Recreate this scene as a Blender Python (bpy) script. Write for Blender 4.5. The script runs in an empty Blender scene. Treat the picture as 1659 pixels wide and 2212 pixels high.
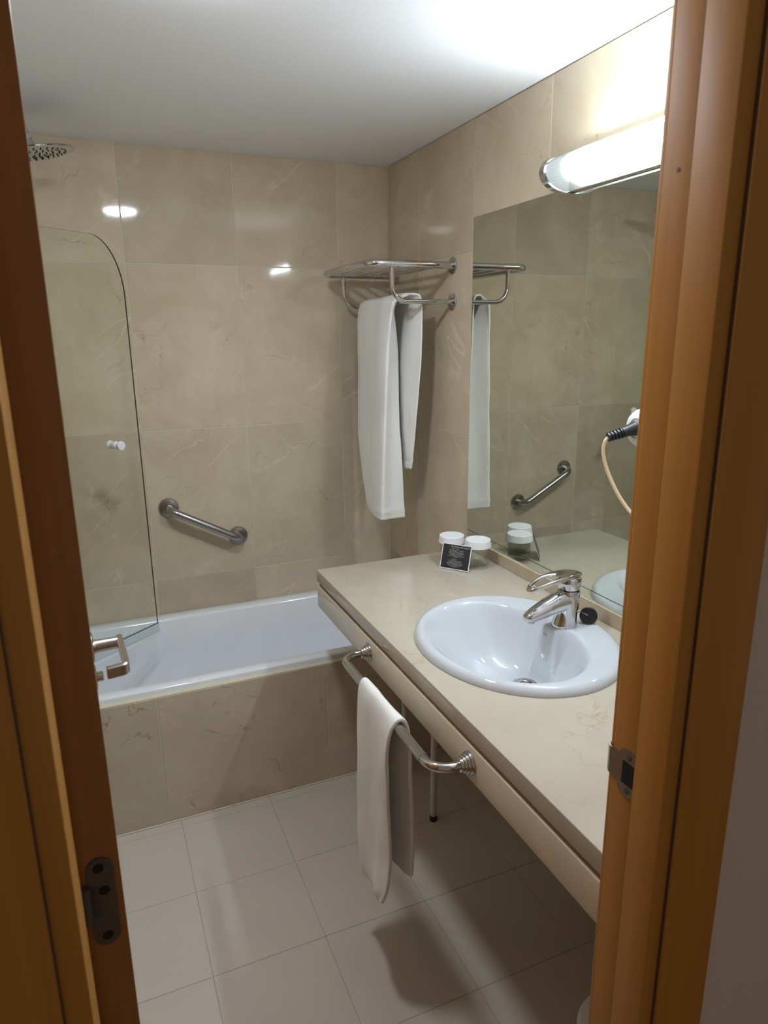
import bpy, bmesh, math, random
from mathutils import Vector, Matrix, Euler, noise as mnoise
random.seed(7)
SC = bpy.context.scene
COL = SC.collection
PI = math.pi

# ------------------------------------------------------------------ camera, world, exposure
cam_d = bpy.data.cameras.new('camera')
cam = bpy.data.objects.new('camera', cam_d); COL.objects.link(cam)
cam.location = (-1.1972, -2.7521, 1.5847)
cam.rotation_euler = (1.3168, 0.0097, -0.4038)
cam_d.sensor_fit = 'HORIZONTAL'; cam_d.sensor_width = 36.0
cam_d.lens = 1471.2 / 1659 * 36.0
cam_d.clip_start = 0.02
cam_d.dof.use_dof = True; cam_d.dof.focus_distance = 2.2; cam_d.dof.aperture_fstop = 14.0
SC.camera = cam

world = bpy.data.worlds.new('world'); SC.world = world
world.use_nodes = True
bg = world.node_tree.nodes['Background']
bg.inputs[0].default_value = (1.0, 0.87, 0.74, 1); bg.inputs[1].default_value = 0.165   # dim light of the hallway

SC.view_settings.view_transform = 'Standard'
SC.view_settings.look = 'None'
SC.view_settings.exposure = 0.14
SC.view_settings.gamma = 1.0
SC.view_settings.use_curve_mapping = False

TUBE_POWER = 18.5        # radiance of the fluorescent tube in the wall lamp
DOWN_POWER = 152.0       # radiance of the recessed ceiling light
COOL = (0.86, 0.95, 1.05)

# ------------------------------------------------------------------ materials
def mat(name):
    m = bpy.data.materials.new(name); m.use_nodes = True
    nt = m.node_tree; b = nt.nodes['Principled BSDF']
    return m, nt, b
def nd(nt, t, **kw):
    n = nt.nodes.new(t)
    for k, v in kw.items():
        if k in n.inputs.keys(): n.inputs[k].default_value = v
        else: setattr(n, k, v)
    return n
def ramp(nt, fac, stops, interp='LINEAR'):
    r = nt.nodes.new('ShaderNodeValToRGB'); r.color_ramp.interpolation = interp
    e = r.color_ramp.elements
    while len(e) < len(stops): e.new(0.5)
    for el, (p, c) in zip(e, stops):
        el.position = p; el.color = c if len(c) == 4 else (*c, 1)
    nt.links.new(fac, r.inputs[0]); return r.outputs[0]
def mixc(nt, fac, a, b, mode='MIX'):
    n = nt.nodes.new('ShaderNodeMix'); n.data_type = 'RGBA'; n.blend_type = mode
    for s, v in ((n.inputs[0], fac), (n.inputs[6], a), (n.inputs[7], b)):
        if hasattr(v, 'is_linked'): nt.links.new(v, s)
        elif isinstance(v, (int, float)): s.default_value = v
        else: s.default_value = (*v, 1) if len(v) == 3 else v
    return n.outputs[2]
def math_n(nt, op, a, b=None):
    n = nt.nodes.new('ShaderNodeMath'); n.operation = op
    for s, v in ((n.inputs[0], a), (n.inputs[1], b)):
        if v is None: continue
        if hasattr(v, 'is_linked'): nt.links.new(v, s)
        else: s.default_value = v
    return n.outputs[0]
def simple(name, color, rough=0.4, metal=0.0, spec=0.5, coat=0.0, emit=None, bump=None):
    m, nt, b = mat(name)
    b.inputs['Base Color'].default_value = (*color, 1); b.inputs['Roughness'].default_value = rough
    b.inputs['Metallic'].default_value = metal; b.inputs['Specular IOR Level'].default_value = spec
    b.inputs['Coat Weight'].default_value = coat; b.inputs['Coat Roughness'].default_value = 0.03
    if emit: b.inputs['Emission Color'].default_value = (*emit[0], 1); b.inputs['Emission Strength'].default_value = emit[1]
    tc = nd(nt, 'ShaderNodeTexCoord')
    n = nd(nt, 'ShaderNodeTexNoise', Scale=(bump or (9, 0))[0], Detail=4.0); nt.links.new(tc.outputs['Object'], n.inputs['Vector'])
    # faint unevenness of tone so that no surface is one dead-flat value
    c = mixc(nt, ramp(nt, n.outputs[0], [(0.3, (0, 0, 0)), (0.7, (1, 1, 1))]), color, tuple(x * 0.96 for x in color))
    nt.links.new(c, b.inputs['Base Color'])
    if bump and bump[1]:
        bp = nd(nt, 'ShaderNodeBump', Strength=bump[1], Distance=0.002); nt.links.new(n.outputs[0], bp.inputs['Height'])
        nt.links.new(bp.outputs[0], b.inputs['Normal'])
    return m
def marble(name, base, deep, vein, rough, streak=0.5, vary=0.16, cracks=0.6, scale=1.0, cover=0.52):
    m, nt, b = mat(name); L = nt.links.new
    tc = nd(nt, 'ShaderNodeTexCoord'); oi = nd(nt, 'ShaderNodeObjectInfo')
    off = nd(nt, 'ShaderNodeVectorMath', operation='MULTIPLY_ADD')
    cmb = nd(nt, 'ShaderNodeCombineXYZ')
    for i in range(3): L(math_n(nt, 'MULTIPLY', oi.outputs['Random'], (13.7, 29.3, 7.9)[i]), cmb.inputs[i])
    L(tc.outputs['Object'], off.inputs[0]); off.inputs[1].default_value = (scale,) * 3; L(cmb.outputs[0], off.inputs[2])
    V = off.outputs[0]
    n1 = nd(nt, 'ShaderNodeTexNoise', Scale=4.5, Detail=8.0, Roughness=0.62, Distortion=0.6); L(V, n1.inputs['Vector'])
    n2 = nd(nt, 'ShaderNodeTexNoise', Scale=16.0, Detail=6.0, Roughness=0.7); L(V, n2.inputs['Vector'])
    c = mixc(nt, ramp(nt, n1.outputs[0], [(0.36, (0, 0, 0)), (0.66, (1, 1, 1))]), deep, base)
    c = mixc(nt, ramp(nt, n2.outputs[0], [(0.40, (0.35,) * 3), (0.75, (0, 0, 0))]), c, deep)
    # pale diagonal streaks, long and sparse
    mp = nd(nt, 'ShaderNodeMapping', vector_type='TEXTURE'); mp.inputs['Rotation'].default_value = (0.0, 0.75, 0.75); mp.inputs['Scale'].default_value = (0.12, 0.8, 0.8)
    L(V, mp.inputs['Vector'])
    nw = nd(nt, 'ShaderNodeTexNoise', Scale=2.2, Detail=5.0, Roughness=0.6); L(V, nw.inputs['Vector'])
    wv = nd(nt, 'ShaderNodeVectorMath', operation='MULTIPLY_ADD'); L(nw.outputs['Color'], wv.inputs[0]); wv.inputs[1].default_value = (0.7,) * 3; L(mp.outputs[0], wv.inputs[2])
    n3 = nd(nt, 'ShaderNodeTexNoise', Scale=1.0, Detail=2.0, Roughness=0.4); L(wv.outputs[0], n3.inputs['Vector'])
    s = math_n(nt, 'ABSOLUTE', math_n(nt, 'SUBTRACT', n3.outputs[0], 0.5))
    n3b = nd(nt, 'ShaderNodeTexNoise', Scale=3.5, Detail=4.0); L(V, n3b.inputs['Vector'])
    sm = math_n(nt, 'MULTIPLY', ramp(nt, s, [(0.0, (streak,) * 3), (0.006, (streak * 0.45,) * 3), (0.016, (0, 0, 0))]),
                ramp(nt, n3b.outputs[0], [(0.52, (0, 0, 0)), (0.66, (1, 1, 1))]))
    c = mixc(nt, sm, c, tuple(min(1, x * 1.22) for x in base))
    # thin brown hairline cracks, broken up by a mask
    nv = nd(nt, 'ShaderNodeTexNoise', Scale=5.0, Detail=6.0, Roughness=0.6); L(V, nv.inputs['Vector'])
    vm = nd(nt, 'ShaderNodeVectorMath', operation='MULTIPLY_ADD'); L(nv.outputs['Color'], vm.inputs[0]); vm.inputs[1].default_value = (0.26,) * 3; L(V, vm.inputs[2])
    vo = nd(nt, 'ShaderNodeTexVoronoi', feature='DISTANCE_TO_EDGE', Scale=4.6); L(vm.outputs[0], vo.inputs['Vector'])
    nm = nd(nt, 'ShaderNodeTexNoise', Scale=6.0, Detail=3.0); L(V, nm.inputs['Vector'])
    cm = math_n(nt, 'MULTIPLY', ramp(nt, vo.outputs['Distance'], [(0.0, (1, 1, 1)), (0.006, (0.35,) * 3), (0.018, (0, 0, 0))]),
                ramp(nt, nm.outputs[0], [(cover, (0, 0, 0)), (cover + 0.16, (cracks,) * 3)]))
    c = mixc(nt, cm, c, vein)
    # tile to tile variation
    hv = nd(nt, 'ShaderNodeHueSaturation')
    L(math_n(nt, 'ADD', math_n(nt, 'MULTIPLY', oi.outputs['Random'], vary), 1 - vary / 2), hv.inputs['Value']); L(c, hv.inputs['Color'])
    L(hv.outputs[0], b.inputs['Base Color'])
    L(ramp(nt, n2.outputs[0], [(0.3, (rough * 0.8,) * 3), (0.8, (rough * 1.35,) * 3)]), b.inputs['Roughness'])
    bp = nd(nt, 'ShaderNodeBump', Strength=0.05, Distance=0.004); L(n1.outputs[0], bp.inputs['Height']); L(bp.outputs[0], b.inputs['Normal'])
    b.inputs['Specular IOR Level'].default_value = 0.24
    return m
def wood(name, c0, c1, rough=0.33):
    m, nt, b = mat(name); L = nt.links.new
    tc = nd(nt, 'ShaderNodeTexCoord')
    mp = nd(nt, 'ShaderNodeMapping'); mp.inputs['Scale'].default_value = (60, 60, 1.6); L(tc.outputs['Object'], mp.inputs['Vector'])
    n = nd(nt, 'ShaderNodeTexNoise', Scale=1.0, Detail=6.0, Roughness=0.6, Distortion=0.4); L(mp.outputs[0], n.inputs['Vector'])
    mp2 = nd(nt, 'ShaderNodeMapping'); mp2.inputs['Scale'].default_value = (5, 5, 0.8); L(tc.outputs['Object'], mp2.inputs['Vector'])
    n2 = nd(nt, 'ShaderNodeTexNoise', Scale=1.0, Detail=3.0); L(mp2.outputs[0], n2.inputs['Vector'])
    c = mixc(nt, ramp(nt, n.outputs[0], [(0.3, (0, 0, 0)), (0.7, (1, 1, 1))]), c0, c1)
    c = mixc(nt, ramp(nt, n2.outputs[0], [(0.35, (0.3,) * 3), (0.65, (0, 0, 0))]), c, c0)
    L(c, b.inputs['Base Color']); b.inputs['Roughness'].default_value = rough
    bp = nd(nt, 'ShaderNodeBump', Strength=0.06, Distance=0.001); L(n.outputs[0], bp.inputs['Height']); L(bp.outputs[0], b.inputs['Normal'])
    b.inputs['Specular IOR Level'].default_value = 0.25
    return m
def thin_glass(name, tint, ior=1.5, rough=0.0):
    m, nt, b = mat(name); L = nt.links.new
    nt.nodes.remove(b); out = nt.nodes['Material Output']
    t = nd(nt, 'ShaderNodeBsdfTransparent'); t.inputs[0].default_value = (*tint, 1)
    g = nd(nt, 'ShaderNodeBsdfGlossy', Roughness=rough); fr = nd(nt, 'ShaderNodeFresnel', IOR=ior)
    geo = nd(nt, 'ShaderNodeNewGeometry')
    mx = nd(nt, 'ShaderNodeMixShader')
    L(math_n(nt, 'MULTIPLY', fr.outputs[0], math_n(nt, 'SUBTRACT', 1.0, geo.outputs['Backfacing'])), mx.inputs[0])
    L(t.outputs[0], mx.inputs[1]); L(g.outputs[0], mx.inputs[2]); L(mx.outputs[0], out.inputs[0])
    return m

M = {}
M['marble_wall'] = marble('marble_wall', (0.645, 0.555, 0.415), (0.52, 0.435, 0.31), (0.24, 0.17, 0.09), 0.06, streak=0.65, vary=0.20, cracks=0.6)
M['marble_panel'] = marble('marble_panel', (0.67, 0.575, 0.435), (0.54, 0.45, 0.33), (0.20, 0.14, 0.075), 0.07, streak=0.3, vary=0.10, cracks=0.75)
M['marble_top'] = marble('marble_top', (0.51, 0.46, 0.372), (0.46, 0.402, 0.315), (0.38, 0.29, 0.165), 0.12, streak=0.45, vary=0.0, cracks=0.7, scale=0.9, cover=0.44)
M['marble_apron_lit'] = marble('marble_apron_lit', (0.72, 0.635, 0.50), (0.66, 0.57, 0.44), (0.36, 0.26, 0.13), 0.10, streak=0.35, vary=0.0, cracks=0.5)  # counter marble again, lightened so its colour carries the bounced light
M['grout'] = simple('grout', (0.64, 0.575, 0.47), 0.8, bump=(60, 0.2))
M['grout_floor'] = simple('grout_floor', (0.42, 0.375, 0.315), 0.8, bump=(60, 0.2))
M['grout_edge'] = simple('grout_edge', (0.66, 0.60, 0.45), 0.6, bump=(40, 0.4))
M['floor_tile'] = simple('floor_tile', (0.60, 0.53, 0.455), 0.11, bump=(5, 0.03))
M['ceiling'] = simple('ceiling_paint', (0.88, 0.895, 0.925), 0.7, bump=(120, 0.03))
M['hall_paint'] = simple('hall_paint', (0.62, 0.55, 0.52), 0.8, bump=(150, 0.05))
M['wood'] = wood('wood_honey', (0.40, 0.180, 0.032), (0.47, 0.220, 0.044), 0.5)
M['wood_edge'] = wood('wood_door_edge', (0.30, 0.14, 0.05), (0.40, 0.195, 0.075), 0.4)
M['seal'] = simple('rubber_seal', (0.10, 0.06, 0.045), 0.5)
M['ceramic'] = simple('ceramic', (0.60, 0.625, 0.66), 0.07, coat=0.4)
M['enamel'] = simple('enamel', (0.85, 0.87, 0.905), 0.12, coat=0.3)
M['chrome'] = simple('chrome', (0.62, 0.62, 0.63), 0.045, 1.0)
M['steel'] = simple('brushed_steel', (0.42, 0.41, 0.40), 0.27, 1.0, bump=(200, 0.05))
M['nickel'] = simple('satin_nickel', (0.62, 0.59, 0.56), 0.24, 1.0)
M['hinge'] = simple('hinge_steel', (0.11, 0.11, 0.115), 0.5, 0.4)
M['plate'] = simple('strike_steel', (0.34, 0.29, 0.25), 0.32, 1.0)
M['dark_hole'] = simple('dark_recess', (0.012, 0.010, 0.008), 0.9)
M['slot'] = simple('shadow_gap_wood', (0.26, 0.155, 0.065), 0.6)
M['mirror'] = simple('mirror_silver', (0.74, 0.775, 0.715), 0.0, 1.0)
M['mirror_edge'] = simple('mirror_edge', (0.10, 0.13, 0.10), 0.2)
M['white_plastic'] = simple('white_plastic', (0.80, 0.81, 0.83), 0.35)
M['black_rubber'] = simple('black_rubber', (0.012, 0.012, 0.013), 0.42)
M['cord'] = simple('cream_cord', (0.72, 0.52, 0.33), 0.4)
M['leg'] = simple('enamelled_leg', (0.60, 0.57, 0.50), 0.3)
M['card'] = simple('card_black', (0.018, 0.019, 0.024), 0.35)
M['paper'] = simple('card_white', (0.80, 0.80, 0.82), 0.5)
M['ink'] = simple('logo_grey', (0.25, 0.28, 0.30), 0.5)
M['towel'] = simple('terry_cloth', (0.88, 0.865, 0.83), 0.95, spec=0.1, bump=(800, 0.6))
M['towel'].node_tree.nodes['Principled BSDF'].inputs['Sheen Weight'].default_value = 0.25
M['screen_glass'] = thin_glass('screen_glass', (0.982, 0.994, 0.978))
M['glass_edge'] = simple('glass_edge', (0.035, 0.045, 0.03), 0.15)
M['jar_glass'] = thin_glass('jar_glass', (0.955, 0.964, 0.948), 1.5)
M['clear_plastic'] = thin_glass('clear_plastic', (0.9, 0.93, 0.95), 1.6)
M['tube'] = simple('tube_glow', (0.9, 0.9, 0.9), 0.4, emit=(COOL, TUBE_POWER * 10))
M['down'] = simple('downlight_glow', (0.9, 0.9, 0.9), 0.4, emit=(COOL, DOWN_POWER))
M['lamp_back'] = simple('lamp_back', (0.13, 0.13, 0.12), 0.5)
M['bin'] = simple('bin_plastic', (0.80, 0.79, 0.77), 0.4)
def reeded():
    m, nt, b = mat('reeded_glass'); L = nt.links.new; nt.nodes.remove(b); out = nt.nodes['Material Output']
    t = nd(nt, 'ShaderNodeBsdfTransparent'); t.inputs[0].default_value = (0.90, 0.92, 0.90, 1)
    tl = nd(nt, 'ShaderNodeBsdfTranslucent'); tl.inputs[0].default_value = (0.9, 0.91, 0.86, 1)
    g = nd(nt, 'ShaderNodeBsdfGlossy', Roughness=0.12)
    fr = nd(nt, 'ShaderNodeFresnel', IOR=1.45)
    a = nd(nt, 'ShaderNodeMixShader'); a.inputs[0].default_value = 0.14
    L(t.outputs[0], a.inputs[1]); L(tl.outputs[0], a.inputs[2])
    c = nd(nt, 'ShaderNodeMixShader'); L(math_n(nt, 'MULTIPLY', fr.outputs[0], 0.8), c.inputs[0]); L(a.outputs[0], c.inputs[1]); L(g.outputs[0], c.inputs[2])
    L(c.outputs[0], out.inputs[0]); return m
M['reeded'] = reeded()

# ------------------------------------------------------------------ mesh helpers (all work in world coordinates)
def B(): return bmesh.new()
def box(bm, x0, x1, y0, y1, z0, z1, bevel=0.0, seg=1):
    r = bmesh.ops.create_cube(bm, size=1.0)
    vs = r['verts']
    for v in vs:
        v.co = Vector((x0 + (v.co.x + .5) * (x1 - x0), y0 + (v.co.y + .5) * (y1 - y0), z0 + (v.co.z + .5) * (z1 - z0)))
    if bevel > 0:
        es = list({e for v in vs for e in v.link_edges})
        bmesh.ops.bevel(bm, geom=es, offset=bevel, segments=seg, profile=0.5, affect='EDGES', clamp_overlap=True)
    return bm
def rings(bm, rs, cap0=True, cap1=True, closed=True):
    """Skin a list of vertex rings."""
    vr = [[bm.verts.new(p) for p in r] for r in rs]
    n = len(vr[0])
    for a, b in zip(vr, vr[1:]):
        for i in range(n if closed else n - 1):
            j = (i + 1) % n
            bm.faces.new((a[i], a[j], b[j], b[i]))
    if cap0: bm.faces.new(list(reversed(vr[0])))
    if cap1: bm.faces.new(vr[-1])
    return vr
def frame_for(d):
    d = d.normalized(); up = Vector((0, 0, 1)) if abs(d.z) < 0.95 else Vector((1, 0, 0))
    a = up.cross(d).normalized(); return a, d.cross(a)
def lathe(bm, origin, axis, prof, n=32, cap0=True, cap1=True):
    """prof: list of (radius, distance along axis)."""
    o = Vector(origin); d = Vector(axis).normalized(); a, b = frame_for(d)
    rs = [[o + d * h + (a * math.cos(t) + b * math.sin(t)) * max(r, 1e-5) for t in (2 * PI * k / n for k in range(n))] for r, h in prof]
    return rings(bm, rs, cap0, cap1)
def tube(bm, pts, r, n=14, cap=True):
    pts = [Vector(p) for p in pts]; rad = r if isinstance(r, (list, tuple)) else [r] * len(pts)
    a = None; rs = []
    for i, p in enumerate(pts):
        d = (pts[min(i + 1, len(pts) - 1)] - pts[max(i - 1, 0)]).normalized()
        if a is None: a, b = frame_for(d)
        else:
            a = (a - d * a.dot(d)).normalized(); b = d.cross(a)
        rs.append([p + (a * math.cos(t) + b * math.sin(t)) * rad[i] for t in (2 * PI * k / n for k in range(n))])
    rings(bm, rs, cap, cap); return bm
def fillet(pts, r, n=7):
    """Round the corners of a polyline."""
    P = [Vector(p) for p in pts]; out = [P[0]]
    for a, b, c in zip(P, P[1:], P[2:]):
        u = (a - b).normalized(); v = (c - b).normalized(); ang = u.angle(v)
        t = r / math.tan(ang / 2); p0 = b + u * t; p1 = b + v * t
        ctr = b + (u + v).normalized() * (r / math.sin(ang / 2))
        e0 = p0 - ctr; e1 = p1 - ctr; sw = e0.angle(e1); ax = e0.cross(e1).normalized()
        for k in range(n + 1): out.append(ctr + Matrix.Rotation(sw * k / n, 3, ax) @ e0)
    out.append(P[-1]); return out
def spline(keys, n):
    """Catmull-Rom through keys (Vectors), n samples."""
    out = []; K = [Vector(k) for k in keys]; m = len(K) - 1
    for i in range(n):
        t = i / (n - 1) * m; k = min(int(t), m - 1); f = t - k
        p0, p1, p2, p3 = K[max(k - 1, 0)], K[k], K[k + 1], K[min(k + 2, m)]
        out.append(0.5 * ((2 * p1) + (-p0 + p2) * f + (2 * p0 - 5 * p1 + 4 * p2 - p3) * f * f + (-p0 + 3 * p1 - 3 * p2 + p3) * f ** 3))
    return out
def wpos(o):
    v = Vector((0, 0, 0))
    while o is not None: v = v + Vector(o.location); o = o.parent
    return v
def obj(name, bm, m, parent=None, smooth=True, sharp=35, origin=None, mesh=None):
    """Link a bmesh built in world coordinates as one object, origin at its centre."""
    me = bpy.data.meshes.new(name)
    if bm.verts:
        lo = Vector([min(v.co[i] for v in bm.verts) for i in range(3)]); hi = Vector([max(v.co[i] for v in bm.verts) for i in range(3)])
        c = Vector(origin) if origin is not None else (lo + hi) / 2
    else: c = Vector((0, 0, 0))
    bmesh.ops.translate(bm, verts=bm.verts, vec=-c)
    bmesh.ops.recalc_face_normals(bm, faces=bm.faces)
    if smooth:
        for f in bm.faces: f.smooth = True
        for e in bm.edges:
            if len(e.link_faces) == 2 and e.calc_face_angle(0) > math.radians(sharp): e.smooth = False
    bm.to_mesh(me); bm.free()
    for x in (m if isinstance(m, (list, tuple)) else [m]): me.materials.append(x)
    o = bpy.data.objects.new(name, me); COL.objects.link(o)
    o.parent = parent; o.location = c - (wpos(parent) if parent else Vector((0, 0, 0)))
    return o
def tag(o, label=None, cat=None, group=None, kind=None):
    if label: o['label'] = label
    if cat: o['category'] = cat
    if group: o['group'] = group
    if kind: o['kind'] = kind
    return o
def thing(name, label, cat, loc, group=None, kind=None):
    o = bpy.data.objects.new(name, None); COL.objects.link(o); o.location = loc; o.empty_display_size = 0.05
    return tag(o, label, cat, group, kind)
def copy_tree(o, parent=None):
    c = o.copy(); COL.objects.link(c); c.parent = parent
    for ch in list(o.children): copy_tree(ch, c)
    return c

# ------------------------------------------------------------------ room shell
H = 2.24; XL = -1.60; YF = -2.127; YH = -2.225     # ceiling, left wall, door wall (bath side / hall side)
XR_J = -0.5992; XL_J = -1.2622; HEAD = 2.04          # door opening between the rebates

def tile_box(cache, parent, axis, a0, a1, b0, b1, m, gap=0.0014, proud=0.0, thick=0.004):
    """One tile with a tiny arris; axis tells which way its face looks. Alike sizes share mesh data."""
    a0 += gap; a1 -= gap; b0 += gap; b1 -= gap
    key = (axis, round(a1 - a0, 3), round(b1 - b0, 3), m.name)
    ca, cb = (a0 + a1) / 2, (b0 + b1) / 2
    c = {'y': Vector((ca, proud + thick / 2, cb)), 'x': Vector((proud + thick / 2, ca, cb)), 'z': Vector((ca, cb, proud - thick / 2))}[axis]
    if key not in cache:
        bm = B(); w, h = (a1 - a0) / 2, (b1 - b0) / 2; e = 0.0008
        f = [(-w, -h), (w, -h), (w, h), (-w, h)]
        def P(p, s, d):
            x, y = p[0] - math.copysign(s, p[0]), p[1] - math.copysign(s, p[1])
            return {'y': (x, -thick / 2 + d, y), 'x': (-thick / 2 + d, x, y), 'z': (x, y, thick / 2 - d)}[axis]
        rings(bm, [[P(p, 0, thick) for p in f], [P(p, 0, e) for p in f], [P(p, e, 0) for p in f]], False, True)
        bmesh.ops.recalc_face_normals(bm, faces=bm.faces)
        me = bpy.data.meshes.new('tile'); 
        n = {'y': Vector((0, -1, 0)), 'x': Vector((-1, 0, 0)), 'z': Vector((0, 0, 1))}[axis]
        bm.faces.ensure_lookup_table()
        big = max(bm.faces, key=lambda q: q.calc_area())
        if big.normal.dot(n) < 0: bmesh.ops.reverse_faces(bm, faces=bm.faces)
        bm.to_mesh(me); bm.free(); me.materials.append(m); cache[key] = me
    o = bpy.data.objects.new('tile', cache[key]); COL.objects.link(o); o.parent = parent
    o.location = c - wpos(parent); return o
CACHE = {}

# floor
bm = B(); box(bm, XL, 0.0, YH, 0.0, -0.06, -0.0012)
floor = tag(obj('floor', bm, M['grout_floor'], smooth=False), 'beige square-tiled bathroom floor beneath the counter and beside the bath', 'floor', kind='structure')
fx = [-1.60, -1.3700, -1.0678, -0.7656, -0.4640, -0.1613, 0.0]
fy = [-2.127, -1.9003, -1.5989, -1.2983, -1.0000, -0.6986, -0.640]
for i in range(len(fx) - 1):
    for j in range(len(fy) - 1):
        tile_box(CACHE, floor, 'z', fx[i], fx[i + 1], fy[j], fy[j + 1], M['floor_tile'], gap=0.0009)
# hall floor (same slab continues as the threshold)
bm = B(); box(bm, -3.2, 1.6, -4.2, YH, -0.06, 0.0)
tag(obj('trim_3', bm, M['wood'], smooth=False), 'dark wooden floor of the hallway outside the bathroom door', 'floor', kind='structure')

# ceiling
bm = B(); box(bm, XL, 0.0, YF, 0.0, H, H + 0.05)
tag(obj('ceiling', bm, M['ceiling'], smooth=False), 'plain white painted bathroom ceiling', 'ceiling', kind='structure')

# back wall and its marble tiles
bm = B(); box(bm, XL - 0.1, 0.1, 0.0011, 0.1, 0, H + 0.05)
wall_back = tag(obj('wall_back', bm, M['grout'], smooth=False), 'cream marble-tiled wall behind the bathtub', 'wall', kind='structure')
bx = [-1.60, -1.4357, -1.0313, -0.6265, -0.2220, 0.0]
bz = [0.40, 0.6328, 1.2366, 1.8455, 2.24]
for i in range(len(bx) - 1):
    for j in range(len(bz) - 1):
        tile_box(CACHE, wall_back, 'y', bx[i], bx[i + 1], bz[j], bz[j + 1], M['marble_wall'])
# right wall
bm = B(); box(bm, 0.0011 + 0.002, 0.1, YH, 0.0011, 0, H + 0.05)
wall_right = tag(obj('wall_right', bm, M['grout'], smooth=False), 'cream marble-tiled wall that carries the mirror', 'wall', kind='structure')
ry = [0.0, -0.2869, -0.6930, -1.0872, -1.4920, -1.8970, -2.127]
rz = [0.0, 0.6328, 1.2366, 1.8455, 2.24]
for i in range(len(ry) - 1):
    for j in range(len(rz) - 1):
        if i >= 2 and j in (1, 2): continue          # behind mirror and counter
        tile_box(CACHE, wall_right, 'x', ry[i + 1], ry[i], rz[j], rz[j + 1], M['marble_wall'], proud=0.002)
# the strip of wall beside / around the mirror is one level with the tiles
bm = B(); box(bm, 0.002, 0.006, YF, -0.6935, 0.6340, 1.8440)
obj('backing_board', bm, M['marble_wall'], wall_right, smooth=False)
# left wall
bm = B(); box(bm, XL - 0.1, XL, YH, 0.0, 0, H + 0.05)
tag(obj('wall_left', bm, M['marble_wall'], smooth=False), 'marble wall at the shower end of the bath', 'wall', kind='structure')
# door wall with its opening (hall side painted)
bm = B()
box(bm, -3.2, XL_J - 0.03, YH, YF, 0, 2.6); box(bm, XR_J + 0.03, 1.6, YH, YF, 0, 2.6); box(bm, XL_J - 0.03, XR_J + 0.03, YH, YF, HEAD + 0.03, 2.6)
tag(obj('wall_front', bm, M['hall_paint'], smooth=False), 'painted hallway wall around the bathroom doorway', 'wall', kind='structure')

# ------------------------------------------------------------------ door frame
def frame_side(name, label, sgn, xr):
    """sgn +1: right jamb (opening lies to its left), -1: left jamb."""
    def X(d): return xr + sgn * d                # d > 0 goes into the wall, d < 0 into the opening
    def bx_(bm, d0, d1, y0, y1, z0, z1, bv=0.0, seg=2):
        a, b = sorted((X(d0), X(d1))); box(bm, a, b, y0, y1, z0, z1, bv, seg)
    bm = B(); bx_(bm, 0, 0.03, -2.1720, YF + 0.002, 0, HEAD, 0.005, 3)
    root = tag(obj(name, bm, M['wood']), label, 'door frame', kind='structure')
    bm = B(); bx_(bm, -0.0095, 0.030, YH - 0.001, -2.1754, 0, HEAD, 0.0025, 2)
    obj('stop', bm, M['wood'], root)
    bm = B(); bx_(bm, -0.0035, 0.004, -2.1765, -2.1705, 0, HEAD)
    obj('seal', bm, M['seal'], root, smooth=False)
    bm = B(); bx_(bm, 0.0115, 0.0140, YH - 0.004, YH + 0.002, 0, HEAD)
    obj('shadow_gap', bm, M['seal'], root, smooth=False)
    bm = B(); bx_(bm, 0.0130, 0.1020, YH - 0.008, YH, 0, HEAD + 0.1, 0.003, 2)
    obj('architrave', bm, M['wood'], root)
    bm = B(); bx_(bm, 0.004, 0.075, YF, YF + 0.010, 0, HEAD + 0.08, 0.003, 2)
    obj('inner_architrave', bm, M['wood'], root)
    return root
frame_r = frame_side('trim_1', 'honey-coloured wooden door jamb with steel strike plate and rubber seal', 1, XR_J)
frame_l = frame_side('trim_2', 'honey-coloured wooden door jamb at the hinge side of the open door', -1, XL_J)

# strike plate on the right jamb
sp_y = -2.157; z0, z1 = 0.987, 1.057
bm = B()
prof = []
hw = 0.0170
for k in range(9):
    t = PI * k / 8; prof.append((math.cos(t) * hw, z1 - hw * 0.7 + math.sin(t) * hw * 0.7))
for k in range(9):
    t = PI + PI * k / 8; prof.append((math.cos(t) * hw, z0 + hw * 0.7 + math.sin(t) * hw * 0.7))
rings(bm, [[Vector((XR_J - d, sp_y + a, c)) for a, c in prof] for d in (0.0, 0.0018)])
plate = obj('strike_plate', bm, M['plate'], frame_r, sharp=20)
bm = B()   # lip that wraps round the jamb's bath-side arris
rings(bm, [[Vector((XR_J + x, y, z)) for x, y in ((-0.0018, sp_y + 0.008), (-0.0024, YF + 0.004), (0.002, YF + 0.011), (0.010, YF + 0.014), (0.010, YF + 0.0125), (0.003, YF + 0.0095), (-0.001, YF + 0.003), (0.0, sp_y + 0.008))] for z in (z0 + 0.018, z1 - 0.012)])
obj('lip', bm, M['plate'], plate, sharp=20)
bm = B(); box(bm, XR_J - 0.0022, XR_J + 0.001, sp_y - 0.011, sp_y + 0.009, z0 + 0.0185, z1 - 0.0185)
obj('latch_opening', bm, M['dark_hole'], plate, smooth=False)
for z in (z0 + 0.010, z1 - 0.010):
    bm = B(); lathe(bm, (XR_J - 0.0018, sp_y - 0.001, z), (-1, 0, 0), [(0.0048, 0), (0.0048, 0.0006), (0.003, 0.0014)], 16)
    s = obj('screw', bm, M['hinge'], plate)
bm = B(); lathe(bm, (XR_J - 0.0001, -2.150, 1.751), (-1, 0, 0), [(0.0026, 0), (0.0026, 0.0003)], 12)
obj('knot', bm, M['seal'], frame_r)

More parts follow.
